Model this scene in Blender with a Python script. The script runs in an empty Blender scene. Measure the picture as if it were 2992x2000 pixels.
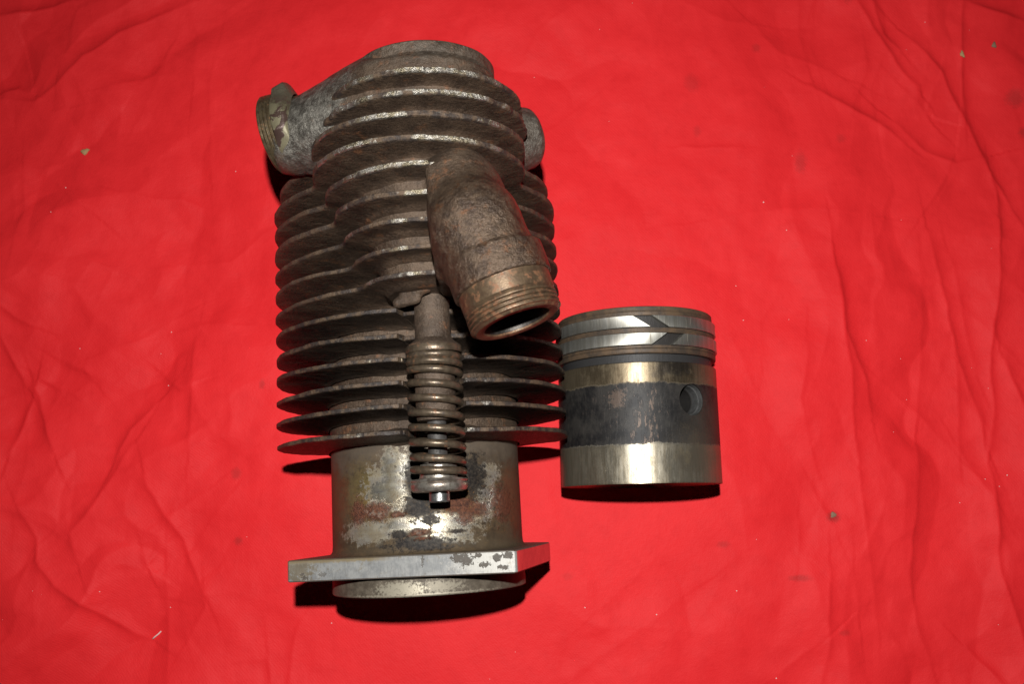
import bpy, math, random
import numpy as np
from mathutils import Vector, Matrix

# ------------------------------------------------------------------ camera, light, exposure
sc = bpy.context.scene
MM = 0.001
PITCH = 0.1789
CAM = Vector((41.38, -10.89, 534.02)) * MM
cam_d = bpy.data.cameras.new('camera')
cam = bpy.data.objects.new('camera', cam_d)
sc.collection.objects.link(cam)
sc.camera = cam
cam.location = CAM
cam.rotation_euler = (PITCH, 0, 0)
cam_d.sensor_width = 36.0
cam_d.lens = 36.0 * 2170.4 / 2346.0
cam_d.clip_start = 0.02
cam_d.clip_end = 20.0
cam_d.dof.use_dof = True
cam_d.dof.focus_distance = 0.425
cam_d.dof.aperture_fstop = 40.0

world = bpy.data.worlds.new('World')
sc.world = world
world.use_nodes = True
bg = world.node_tree.nodes['Background']
bg.inputs[0].default_value = (0.80, 0.90, 1.0, 1)
bg.inputs[1].default_value = 0.004

# the camera's built-in flash: a small lamp above and behind the lens
fl_d = bpy.data.lights.new('camera_flash', 'SPOT')
fl_d.energy = 17.6
fl_d.color = (1.0, 0.985, 0.96)
fl_d.shadow_soft_size = 0.006
fl_d.spot_size = math.radians(112)
fl_d.spot_blend = 1.0
fl = bpy.data.objects.new('camera_flash', fl_d)
sc.collection.objects.link(fl)
fl.location = Vector((41, 57, 614)) * MM
aim = Vector((75, 45, 0)) * MM
fl.rotation_euler = (aim - fl.location).to_track_quat('-Z', 'Y').to_euler()

sc.view_settings.view_transform = 'Standard'
sc.view_settings.look = 'None'
sc.view_settings.exposure = 0.0
sc.view_settings.gamma = 1.0

rng = np.random.default_rng(7)
random.seed(7)

# ------------------------------------------------------------------ helpers
def smooth(a, lo, hi):
    t = np.clip((a - lo) / (hi - lo), 0, 1)
    return t * t * (3 - 2 * t)

def vnoise(x, y, seed=0):
    """value noise, period 1 unit, range -1..1"""
    x = np.asarray(x, float); y = np.asarray(y, float)
    xi = np.floor(x).astype(np.int64); yi = np.floor(y).astype(np.int64)
    xf = x - xi; yf = y - yi
    u = xf * xf * xf * (xf * (xf * 6 - 15) + 10); v = yf * yf * yf * (yf * (yf * 6 - 15) + 10)
    def h(i, j):
        n = (i * 374761393 + j * 668265263 + seed * 1442695041) & 0xffffffff
        n = ((n ^ (n >> 13)) * 1274126177) & 0xffffffff
        return ((n ^ (n >> 16)) & 0xffff) / 32767.5 - 1
    a = h(xi, yi) * (1 - u) + h(xi + 1, yi) * u
    b = h(xi, yi + 1) * (1 - u) + h(xi + 1, yi + 1) * u
    return a * (1 - v) + b * v

def mesh_obj(name, verts_mm, faces, mat, parent=None, smooth_shade=True, attrs=None, sharp=None):
    me = bpy.data.meshes.new(name)
    v = np.asarray(verts_mm, dtype=np.float64) * MM
    if isinstance(faces, np.ndarray):
        nf, k = faces.shape
        me.vertices.add(len(v)); me.vertices.foreach_set('co', v.astype(np.float32).ravel())
        me.loops.add(nf * k); me.loops.foreach_set('vertex_index', faces.astype(np.int32).ravel())
        me.polygons.add(nf)
        me.polygons.foreach_set('loop_start', (np.arange(nf) * k).astype(np.int32))
        me.update(calc_edges=True)
    else:
        me.from_pydata([tuple(p) for p in v], [], [tuple(f) for f in faces])
    me.validate()
    for k, a in (attrs or {}).items():
        at = me.attributes.new(k, 'FLOAT', 'POINT')
        at.data.foreach_set('value', np.asarray(a, np.float32))
    if smooth_shade:
        me.shade_smooth()
        if sharp:
            me.set_sharp_from_angle(angle=math.radians(sharp))
    me.materials.append(mat)
    o = bpy.data.objects.new(name, me)
    sc.collection.objects.link(o)
    if parent: o.parent = parent
    return o

def frame(axis, hint=(0, 0, 1)):
    a = np.array(axis, float); a /= np.linalg.norm(a)
    h = np.array(hint, float)
    e1 = np.cross(h, a); e1 /= np.linalg.norm(e1)
    return a, e1, np.cross(a, e1)

def lathe(profile, origin, axis, seg=96, closed=False, hint=(0, 0, 1), wob=0.0, seed=0):
    """profile rows (distance along axis, radius); returns verts, faces"""
    a, e1, e2 = frame(axis, hint)
    o = np.array(origin, float)
    th = np.linspace(0, 2 * np.pi, seg, endpoint=False)
    V = []
    for k, (s, r) in enumerate(profile):
        rr = r + (wob * vnoise(th * 3.0 + k * .37, np.full(seg, s * .4), seed) if wob else 0)
        V.append(o + a * s + np.outer(np.cos(th) * rr, e2) + np.outer(np.sin(th) * rr, e1))
    V = np.concatenate(V)
    F = []
    n = len(profile)
    for k in range(n if closed else n - 1):
        k2 = (k + 1) % n
        for i in range(seg):
            j = (i + 1) % seg
            F.append((k * seg + i, k * seg + j, k2 * seg + j, k2 * seg + i))
    return V, np.array(F)

def tube(path, radius, seg=14, cap=True):
    P = np.array(path, float)
    T = np.gradient(P, axis=0); T /= np.linalg.norm(T, axis=1)[:, None]
    up = np.array([0, 1.0, 0])
    r = np.broadcast_to(radius, (len(P),))
    th = np.linspace(0, 2 * np.pi, seg, endpoint=False)
    V = []
    for p, t, q in zip(P, T, r):
        e1 = np.cross(up, t); e1 /= np.linalg.norm(e1); e2 = np.cross(t, e1)
        V.append(p + q * (np.outer(np.cos(th), e1) + np.outer(np.sin(th), e2)))
    V = np.concatenate(V)
    F = [(k * seg + i, k * seg + (i + 1) % seg, (k + 1) * seg + (i + 1) % seg, (k + 1) * seg + i)
         for k in range(len(P) - 1) for i in range(seg)]
    if cap:
        F.append(tuple(range(seg))[::-1]); F.append(tuple((len(P) - 1) * seg + i for i in range(seg)))
    return V, F

def empty(name, loc_mm, rz=0):
    o = bpy.data.objects.new(name, None)
    o.empty_display_size = .02
    sc.collection.objects.link(o)
    o.location = Vector(loc_mm) * MM
    o.rotation_euler = (0, 0, rz)
    return o

def tag(o, label=None, cat=None, kind=None, group=None):
    for k, v in (('label', label), ('category', cat), ('kind', kind), ('group', group)):
        if v: o[k] = v
    return o

# ------------------------------------------------------------------ material node helper (object space, millimetres)
class Mat:
    def __init__(s, name):
        s.m = bpy.data.materials.new(name); s.m.use_nodes = True
        s.nt = s.m.node_tree; s.N = s.nt.nodes; s.L = s.nt.links
        s.bsdf = s.N['Principled BSDF']
        tc = s.N.new('ShaderNodeTexCoord')
        sca = s.N.new('ShaderNodeVectorMath'); sca.operation = 'SCALE'; sca.inputs['Scale'].default_value = 1000
        s.L.new(tc.outputs['Object'], sca.inputs[0]); s.P = sca.outputs[0]
        sp = s.N.new('ShaderNodeSeparateXYZ'); s.L.new(s.P, sp.inputs[0])
        s.x, s.y, s.z = sp.outputs
    def put(s, sock, v):
        if isinstance(v, bpy.types.NodeSocket): s.L.new(v, sock)
        elif isinstance(v, (tuple, list)) and len(v) == 3 and sock.type == 'RGBA': sock.default_value = (*v, 1)
        else: sock.default_value = v
    def math(s, op, a, b=0.0, c=0.0, clamp=False):
        n = s.N.new('ShaderNodeMath'); n.operation = op; n.use_clamp = clamp
        s.put(n.inputs[0], a); s.put(n.inputs[1], b); s.put(n.inputs[2], c); return n.outputs[0]
    def vec(s, scale=(1, 1, 1), offset=(0, 0, 0), src=None):
        n = s.N.new('ShaderNodeMapping'); s.put(n.inputs['Vector'], src or s.P)
        n.inputs['Scale'].default_value = scale; n.inputs['Location'].default_value = offset; return n.outputs[0]
    def noise(s, freq, detail=4, rough=.55, v=None, dist=0.0):
        n = s.N.new('ShaderNodeTexNoise'); s.put(n.inputs['Vector'], v or s.P)
        n.inputs['Scale'].default_value = freq; n.inputs['Detail'].default_value = detail
        n.inputs['Roughness'].default_value = rough; n.inputs['Distortion'].default_value = dist
        return n.outputs['Fac']
    def voro(s, freq, v=None, feature='F1'):
        n = s.N.new('ShaderNodeTexVoronoi'); s.put(n.inputs['Vector'], v or s.P); n.feature = feature
        n.inputs['Scale'].default_value = freq; return n.outputs['Distance']
    def step(s, f, lo, hi, a=0.0, b=1.0):
        n = s.N.new('ShaderNodeMapRange'); n.interpolation_type = 'SMOOTHSTEP'
        s.put(n.inputs['Value'], f)
        for k, v in (('From Min', lo), ('From Max', hi), ('To Min', a), ('To Max', b)): s.put(n.inputs[k], v)
        return n.outputs[0]
    def mix(s, f, a, b):
        n = s.N.new('ShaderNodeMix'); n.data_type = 'RGBA'
        s.put(n.inputs[0], f); s.put(n.inputs[6], a); s.put(n.inputs[7], b); return n.outputs[2]
    def mixf(s, f, a, b):
        n = s.N.new('ShaderNodeMix'); n.data_type = 'FLOAT'
        s.put(n.inputs[0], f); s.put(n.inputs[2], a); s.put(n.inputs[3], b); return n.outputs[0]
    def mul(s, a, b): return s.math('MULTIPLY', a, b)
    def add(s, a, b): return s.math('ADD', a, b)
    def mx(s, *a):
        r = a[0]
        for q in a[1:]: r = s.math('MAXIMUM', r, q)
        return r
    def attr(s, name):
        n = s.N.new('ShaderNodeAttribute'); n.attribute_name = name; return n.outputs['Fac']
    def blob(s, c, r, noise=None, amt=1.0, soft=.25):
        """soft-edged patch of its own ragged shape round point c (mm), radii r"""
        v = s.N.new('ShaderNodeVectorMath'); v.operation = 'SUBTRACT'; s.L.new(s.P, v.inputs[0]); v.inputs[1].default_value = c
        m = s.N.new('ShaderNodeVectorMath'); m.operation = 'DIVIDE'; s.L.new(v.outputs[0], m.inputs[0]); m.inputs[1].default_value = r
        l = s.N.new('ShaderNodeVectorMath'); l.operation = 'LENGTH'; s.L.new(m.outputs[0], l.inputs[0])
        d = l.outputs['Value']
        if noise is not None: d = s.add(d, s.mul(s.math('SUBTRACT', noise, .5), amt * 3.2))
        if noise is not None:
            if not hasattr(s, 'fine'): s.fine = s.mul(s.math('SUBTRACT', s.noise(1.15, 4, .75), .5), 1.1)
            d = s.add(d, s.fine)
        return s.step(d, 1 + soft, 1 - soft)
    def bump(s, h, dist_mm, strength=1.0, prev=None):
        n = s.N.new('ShaderNodeBump'); n.inputs['Strength'].default_value = strength
        n.inputs['Distance'].default_value = dist_mm * MM; s.put(n.inputs['Height'], h)
        if prev is not None: s.L.new(prev, n.inputs['Normal'])
        return n.outputs[0]
    def out(s, color, rough, metal=0.0, normal=None, spec=.5):
        b = s.bsdf
        s.put(b.inputs['Base Color'], color); s.put(b.inputs['Roughness'], rough); s.put(b.inputs['Metallic'], metal)
        b.inputs['Specular IOR Level'].default_value = spec
        if normal is not None: s.L.new(normal, b.inputs['Normal'])
        return s.m
# ------------------------------------------------------------------ materials
STEEL = (.42, .39, .34)

def cast_iron(name, dark, light, rust_lo=.60, rust=(.17, .075, .034), grain=.5, wear_amt=1.0, grey=None, sheen_metal=.35, pipe=None, gdist=.55, gfreq=.95):
    m = Mat(name)
    n1 = m.noise(.09, 5, .6); n2 = m.noise(.4, 5, .65); n3 = m.noise(1.1, 3, .65)
    base = m.mix(m.step(n1, .32, .68), dark, light)
    base = m.mix(m.step(n2, .52, .75, 0, .55), base, tuple(c * .45 for c in dark))
    base = m.mix(m.step(n3, .5, .8, 0, .35), base, tuple(min(1, c * 1.9) for c in light))
    rs = m.mul(m.step(m.noise(.13, 5, .65, m.vec(offset=(31, 7, 3))), rust_lo, rust_lo + .12), m.step(n2, .35, .6))
    base = m.mix(m.mul(rs, .8), base, rust)
    metal = m.mixf(rs, sheen_metal, .05); rough = m.mixf(m.step(n3, .35, .7), .46, .72)
    if grey:
        gm = grey(m)
        gcol = m.mix(m.step(m.noise(.28, 5, .7), .35, .65), (.074, .067, .056), (.225, .21, .18))
        base = m.mix(gm, base, gcol); metal = m.mixf(gm, metal, .55); rough = m.mixf(gm, rough, .37)
    if pipe:
        pm = pipe(m)
        pn = m.noise(.22, 6, .66, m.vec(offset=(7, 1, 8)))
        pcol = m.mix(m.step(pn, .36, .62), (.046, .029, .0195), (.108, .072, .047))
        pcol = m.mix(m.mul(m.step(m.noise(.16, 6, .75, m.vec(offset=(2, 6, 5))), .55, .68), .75), pcol, (.17, .072, .030))
        pcol = m.mix(m.step(n3, .58, .75, 0, .3), pcol, (.26, .20, .15))
        base = m.mix(pm, base, pcol); metal = m.mixf(pm, metal, .5); rough = m.mixf(pm, rough, m.mixf(m.step(n3, .35, .7), .28, .5))
    if wear_amt:
        w = m.attr('wear')
        wn = m.noise(.11, 5, .6, m.vec(offset=(5, 9, 40)))
        bare = m.mul(m.step(m.add(m.mul(w, 1.0), m.mul(m.math('SUBTRACT', wn, .5), 1.9)), .60, .76), wear_amt)
        edge = m.step(w, .02, .2)
        ecol = m.mix(m.step(m.noise(.22, 5, .6), .42, .6), (.034, .027, .024), (.125, .083, .052))
        base = m.mix(m.mul(edge, .75), base, ecol)
        scol = m.mix(m.step(m.noise(.3, 4, .6), .42, .6), STEEL, (.26, .22, .15))
        base = m.mix(bare, base, scol); metal = m.mixf(bare, metal, .85); rough = m.mixf(bare, rough, .36)
    nb = m.bump(n2, .9, .6)
    nb = m.bump(m.noise(gfreq, 5, .72), gdist, grain, nb)
    return m.out(base, rough, metal, nb)

def pipe_zone(m):
    n = m.noise(.12, 4, .6)
    return m.blob((36, 88, 115), (27, 36, 34), n, .25, .25)

def grey_zone(m):
    n = m.noise(.12, 4, .6)
    a = m.blob((-38, 166, 55), (28, 34, 40), n, .5, .3)
    b = m.blob((60, 162, 38), (14, 26, 26), n, .6, .3)
    c = m.blob((11, 184, 70), (44, 8, 60), n, .9, .5)
    return m.mx(m.mul(a, .95), m.mul(b, .6), m.mul(c, .25))

M_fin = cast_iron('fin_cast_iron', (.046, .0285, .0185), (.108, .070, .045), .56, grain=.9, gfreq=.6, gdist=.7, sheen_metal=.2)
M_fin_shaded = cast_iron('shaded_fin_cast_iron', (.020, .0135, .009), (.056, .037, .024), .60, grain=.8, gfreq=.6, sheen_metal=.2)  # darker copy of the fin iron: shade on the lower fins put into colour
M_body = cast_iron('body_cast_iron', (.058, .038, .025), (.118, .080, .053), .54, grain=.9, wear_amt=0, grey=grey_zone, pipe=pipe_zone, gdist=.75, gfreq=.62)
M_guide = cast_iron('guide_cast_iron', (.056, .038, .026), (.115, .080, .055), .56, grain=.8, wear_amt=0)

def plain0(name, c1, c2):
    m = Mat(name); return m.out(m.mix(m.noise(.5, 4, .6), c1, c2), .75, 0, None, .2)

def worn_steel(name, a, b, c, rough=.34, stretch=(1, 1, 1), dark_lo=.55, metal=.9, bumpd=.12, rusty=.66):
    m = Mat(name)
    n1 = m.noise(.35, 5, .65, m.vec(stretch)); n2 = m.noise(1.6, 4, .6, m.vec(stretch, (9, 2, 5)))
    base = m.mix(m.step(n1, .38, .62), a, b)
    dk = m.step(m.noise(.5, 5, .7, m.vec(stretch, (3, 8, 1))), dark_lo, dark_lo + .1)
    base = m.mix(m.mul(dk, .85), base, c)
    rs = m.step(m.noise(.3, 5, .7, m.vec((1, 1, 1), (13, 18, 1))), rusty, rusty + .08)
    base = m.mix(m.mul(rs, .75), base, (.19, .085, .04))
    mt = m.mixf(m.mx(dk, rs), metal, .35)
    rg = m.mixf(m.mx(m.mul(dk, .8), rs, m.step(n2, .45, .8, 0, .6)), rough, rough + .25)
    return m.out(base, rg, mt, m.bump(n2, bumpd, .6))

M_thread = worn_steel('thread_metal', (.20, .155, .09), (.13, .095, .055), (.045, .033, .024), .36, metal=.75, rusty=.58)
M_thread2 = worn_steel('rusty_thread_metal', (.15, .102, .06), (.105, .068, .042), (.05, .035, .027), .40, metal=.6, rusty=.52, dark_lo=.6)
M_spring = worn_steel('spring_steel', (.155, .117, .08), (.098, .072, .048), (.045, .032, .024), .34, dark_lo=.54, rusty=.57, metal=.6)
M_retainer = worn_steel('retainer_steel', (.42, .385, .33), (.24, .20, .165), (.09, .07, .055), .32, metal=.8)
M_stem = worn_steel('stem_steel', (.34, .34, .33), (.24, .24, .235), (.09, .085, .08), .32, rusty=.8)
M_shaft = worn_steel('dark_stem_steel', (.060, .055, .05), (.042, .038, .035), (.026, .024, .022), .62, metal=.2, rusty=.66)
M_ring = worn_steel('ring_steel', (.42, .41, .37), (.35, .335, .29), (.20, .18, .14), .40, (1.0, .04, 1.0), .60, .85, .02, .75)
M_pin = worn_steel('pin_boss_steel', (.15, .15, .148), (.10, .10, .098), (.06, .058, .055), .42, metal=.6, rusty=.72)
M_bore = worn_steel('bore_metal', (.09, .08, .072), (.05, .045, .04), (.03, .027, .025), .5, rusty=.7)

M_bore_shade = plain0('shaded_bore', (.010, .009, .009), (.022, .020, .018))  # deep end of the pin hole: its shade painted as near-black colour

def collar_mat():
    m = Mat('chipped_collar_metal')
    n = m.noise(.15, 5, .6, dist=.5)
    chip = m.step(n, .49, .53)
    cream = m.blob((-56, 156, 70), (9, 13, 14), n, .9, .3)
    base = m.mix(chip, m.mix(cream, (.070, .056, .034), (.17, .15, .092)), (.070, .042, .034))
    base = m.mix(m.step(m.noise(1.2, 4, .7), .55, .75, 0, .6), base, (.10, .09, .06))
    top = m.step(m.y, 168, 178)
    base = m.mix(top, base, m.mix(m.noise(.9, 4, .6), (.055, .05, .035), (.15, .13, .09)))
    return m.out(base, m.mixf(chip, .5, .35), .35, m.bump(chip, .25, .5, m.bump(m.noise(1.5), .15, .5)))
M_collar = collar_mat()

def spigot_mat():
    m = Mat('patchy_spigot_metal')
    n = m.noise(.14, 6, .68); nf = m.noise(.33, 7, .72); st = m.noise(.25, 5, .65, m.vec((.45, 1.7, .45)))
    # dull brown grey patina
    base = m.mix(m.step(n, .35, .65), (.040, .028, .017), (.088, .063, .038))
    base = m.mix(m.step(nf, .5, .68, 0, .6), base, (.032, .026, .02))
    dust = m.step(m.add(m.y, m.mul(n, 16)), 12, 26)
    base = m.mix(m.mul(dust, .6), base, (.125, .10, .078))
    low = m.step(m.add(m.y, m.mul(nf, 8)), -16, -23)
    base = m.mix(m.mul(low, .65), base, m.mix(nf, (.03, .025, .02), (.13, .095, .055)))
    # bare cream steel patches
    br = m.mx(m.blob((-9, 9, 44), (7.5, 9, 20), nf, .9), m.blob((-12, -3, 43.5), (11, 9, 20), nf, 1.0), m.blob((2, -15.5, 45), (19, 4.2, 25), nf, .9, .35),
              m.blob((12, -15.5, 43), (17, 4.5, 25), nf, .8), m.blob((11, -22, 44), (13, 2.6, 20), nf, 1.2, .35), m.blob((29, -6, 34.5), (6, 8, 18), nf, .9),
              m.mul(m.blob((31, 5, 32), (5, 5, 16), nf, 1.0), .6), m.mul(m.blob((-22, -18, 38), (12, 5, 25), nf, 1.2), .55), m.mul(m.blob((-16, 3, 41), (7, 8, 20), nf, 1.3), .6))
    olive = m.blob((-23, 0, 38), (11, 11, 20), nf, 1.0, .5)
    base = m.mix(m.mul(olive, m.step(nf, .42, .58, .25, .75)), base, (.16, .12, .045))
    bcol = m.mix(m.step(st, .35, .65), (.60, .56, .45), (.42, .40, .36))
    gold = m.mul(m.blob((0, -6, 44), (37, 22, 34), n, 1.0, .8), m.step(m.noise(.2, 6, .7, m.vec((.8, 1.2, .8), (2, 2, 11))), .42, .62))
    base = m.mix(m.mul(gold, .6), base, m.mix(nf, (.20, .125, .05), (.13, .095, .06)))
    bcol = m.mix(m.mul(m.step(n, .42, .62), .55), bcol, (.36, .28, .16))
    bcol = m.mix(m.mul(m.step(m.noise(.9, 5, .7, m.vec(offset=(8, 3, 2))), .60, .68), .8), bcol, (.22, .11, .035))
    base = m.mix(m.mul(br, m.step(nf, .22, .45, .55, 1.0)), base, bcol)
    # black oxide
    dk = m.mx(m.blob((0, 4, 45), (6, 12, 20), nf, .9, .35), m.blob((0, -8.5, 45), (7, 5.5, 20), nf, 1.3, .3), m.blob((4.5, -14, 45), (4.5, 2.2, 20), nf, 1.5, .3),
              m.blob((-8.5, -19.6, 44), (4, 1.9, 20), nf, 1.2, .3), m.blob((0, -24, 45), (16, 3, 25), nf, 1.0, .35), m.blob((21, 2, 40), (10, 12, 20), nf, .9), m.blob((16, -19.6, 42), (4, 1.2, 20), nf, 1.4, .35))
    base = m.mix(m.mul(dk, .97), base, m.mix(m.step(m.noise(.8, 5, .75, m.vec(offset=(5, 2, 12))), .4, .68), (.008, .007, .007), (.045, .036, .028)))
    # rust
    rs = m.mx(m.blob((-27, -9, 36), (3.5, 5.5, 15), nf, .8, .3), m.blob((-18.5, -9, 41), (6.5, 4.0, 15), nf, .9, .3), m.blob((-10, -11, 44), (3.5, 1.3, 15), nf, 1.2, .3),
              m.blob((17, -7.8, 41.6), (6, 4, 15), nf, .9, .3), m.blob((20.5, -12, 40), (4.2, 4.5, 15), nf, .9, .3), m.blob((25.5, -10.5, 37), (4.5, 3, 15), nf, 1.0, .3),
              m.blob((36, -8, 27), (4.5, 8, 18), nf, 1.2, .3), m.blob((0, -19.2, 45), (4.8, 1.6, 15), nf, 1.2, .3), m.blob((1, -21.8, 45), (3, .9, 15), nf, 1.4, .3))
    halo = m.mx(m.blob((-20, -9, 40), (14, 7, 20), nf, 1.2, .5), m.blob((21, -10, 40), (12, 8, 20), nf, 1.2, .5))
    speck = m.step(m.noise(1.3, 4, .7, m.vec(offset=(4, 4, 4))), .58, .66)
    base = m.mix(m.mul(m.mul(halo, .8), m.mx(speck, m.mul(m.step(nf, .5, .65), .7))), base, (.27, .13, .03))
    rcol = m.mix(m.step(m.noise(.8, 5, .75, m.vec(offset=(9, 9, 2))), .35, .65), (.060, .026, .020), (.19, .075, .042))
    rim = m.mx(m.blob((-27, -9, 36), (4.6, 7, 15), nf, .8, .5), m.blob((-18.5, -9, 41), (8, 5.4, 15), nf, .9, .5), m.blob((-10, -11, 44), (5, 2, 15), nf, 1.2, .5), m.blob((17, -7.8, 41.6), (7.4, 5.2, 15), nf, .9, .5), m.blob((21, -12.5, 40), (6, 6, 15), nf, .9, .5), m.blob((36, -8, 27), (6, 10, 18), nf, 1.2, .5))
    base = m.mix(m.mul(m.mul(rim, m.step(speck, -.2, .9)), .75), base, (.26, .115, .03))
    base = m.mix(m.mul(rs, m.step(nf, .25, .5, .45, .95)), base, rcol)
    side = m.mx(m.mul(m.blob((-44, -4, 18), (12, 17, 24), n, .6, .5), .8), m.mul(m.blob((43, -5, 14), (7, 14, 22), n, .8, .5), .7))
    base = m.mix(m.mul(side, m.step(nf, .3, .6, .55, 1)), base, (.15, .052, .026))
    met = m.mx(m.mul(br, .88), .18)
    met = m.mixf(rs, met, .2); met = m.mixf(dk, met, .15)
    fl = m.mul(m.step(m.noise(.75, 6, .75, m.vec(offset=(1, 1, 7))), .57, .63), .9)
    base = m.mix(m.mul(fl, br), base, (.05, .042, .032))
    rg = m.mixf(br, .62, .36); rg = m.mixf(rs, rg, .45); rg = m.mixf(dk, rg, .62)
    nb = m.bump(m.noise(1.8, 4, .7), .12, .45); nb = m.bump(m.mul(rs, m.noise(2.6, 3, .7)), .8, .8, nb)
    nb = m.bump(m.math('SUBTRACT', 1.0, dk), .10, .5, nb)
    return m.out(base, rg, m.mul(met, m.math('SUBTRACT', 1.0, fl)), nb, .22)
M_spigot = spigot_mat()

def flange_mat():
    m = Mat('filed_flange_steel')
    v = m.N.new('ShaderNodeVectorRotate'); v.rotation_type = 'Y_AXIS'; v.inputs['Angle'].default_value = -.2095
    m.L.new(m.P, v.inputs['Vector']); m.L.new(v.outputs[0], m.vec().node.inputs[0])
    n = m.noise(.2, 6, .68); nf = m.noise(.8, 5, .7)
    scr = m.noise(1.0, 4, .7, m.vec((1.6, .25, .6)))
    base = m.mix(m.step(n, .35, .65), (.27, .275, .275), (.40, .40, .385))
    base = m.mix(m.step(scr, .45, .75, 0, .6), base, (.20, .20, .20))
    ln = m.step(m.noise(.6, 3, .7, m.vec((3.2, .10, .6), (2, 0, 0))), .66, .72)
    base = m.mix(m.mul(ln, .5), base, (.62, .62, .60))
    # scale pits at the right end, a crack line in the middle, rust along the upper left edge
    pit = m.mx(m.blob((17, -30.6, 54), (3.2, 1.8, 8), nf, 1.3, .12), m.blob((20, -31.5, 54), (3, 2.6, 8), nf, 1.3, .12), m.blob((25.6, -30.2, 55.5), (1.4, 1.2, 8), nf, 1.3, .15),
               m.blob((27.8, -33.8, 56), (2.2, 1.1, 8), nf, 1.2, .15), m.blob((33.5, -31.2, 57), (1.7, 1.7, 8), nf, 1.0, .12), m.blob((38, -30.4, 58), (1.9, 1.5, 8), nf, .9, .12),
               m.blob((36, -35.2, 57.5), (2.4, .9, 8), nf, 1.1, .15), m.mul(m.blob((1.5, -31, 50.5), (.6, 2.4, 8), nf, 1.4, .2), .8), m.blob((-51, -36.2, 39), (1.5, .8, 8), nf, 1.2, .2), m.blob((-52, -34.6, 39), (1.0, .6, 8), nf, 1.2, .2), m.mul(m.blob((-43, -35, 41), (2, .9, 8), nf, 1.4, .2), .7))
    white = m.blob((30, -32.5, 56), (16, 6.5, 12), nf, .7, .4)
    base = m.mix(m.mul(white, .8), base, (.58, .56, .51))
    edge = m.mul(m.step(m.add(m.y, m.mul(nf, 3.0)), -29.2, -28.0), m.step(m.x, -8, -22))
    ol = m.mx(m.mul(m.blob((-54, -32, 39), (7, 6, 9), nf, 1.2, .4), .6), m.mul(m.step(m.noise(.35, 6, .75, m.vec(offset=(6, 6, 2))), .56, .68), .45))
    base = m.mix(m.mx(m.mul(edge, .8), ol), base, m.mix(nf, (.20, .11, .02), (.16, .14, .07)))
    base = m.mix(m.mul(pit, .97), base, m.mix(nf, (.04, .034, .028), (.12, .10, .08)))
    # upper and lower faces carry brown scale
    nrm = m.N.new('ShaderNodeNewGeometry'); vt = m.N.new('ShaderNodeVectorTransform'); vt.vector_type = 'NORMAL'; vt.convert_to = 'OBJECT'
    m.L.new(nrm.outputs['True Normal'], vt.inputs[0]); sp = m.N.new('ShaderNodeSeparateXYZ'); m.L.new(vt.outputs[0], sp.inputs[0])
    flat = m.step(m.math('ABSOLUTE', sp.outputs[1]), .5, .8)
    base = m.mix(flat, base, m.mix(nf, (.05, .04, .03), (.14, .10, .065)))
    met = m.mixf(m.mx(pit, flat, edge), m.mixf(m.step(m.x, 41, 43), .55, .92), .2)
    rg = m.mixf(m.mx(pit, flat), m.mixf(m.step(m.x, 41, 43), .42, .20), .6)
    nb = m.bump(scr, .05, .5); nb = m.bump(m.math('SUBTRACT', 1.0, pit), .2, .6, nb)
    return m.out(base, rg, met, nb)
M_flange = flange_mat()

def lower_collar_mat():
    m = Mat('lower_spigot_metal')
    n = m.noise(.25, 6, .7); nf = m.noise(.9, 5, .7)
    base = m.mix(m.step(n, .35, .65), (.070, .056, .041), (.125, .103, .077))
    br = m.mx(m.blob((-8, -43, 45), (10, 3, 20), nf, .9, .4), m.mul(m.blob((8, -42.5, 44), (9, 2.5, 20), nf, 1.0, .4), .5), m.mul(m.blob((0, -45.6, 45), (28, .7, 25), nf, .8, .4), .7))
    base = m.mix(br, base, (.36, .325, .25))
    dk = m.step(nf, .56, .68)
    base = m.mix(m.mul(dk, .6), base, (.05, .045, .04))
    return m.out(base, m.mixf(br, .6, .45), m.mixf(br, .08, .4), m.bump(nf, .1, .4), .25)
M_lower = lower_collar_mat()

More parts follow.
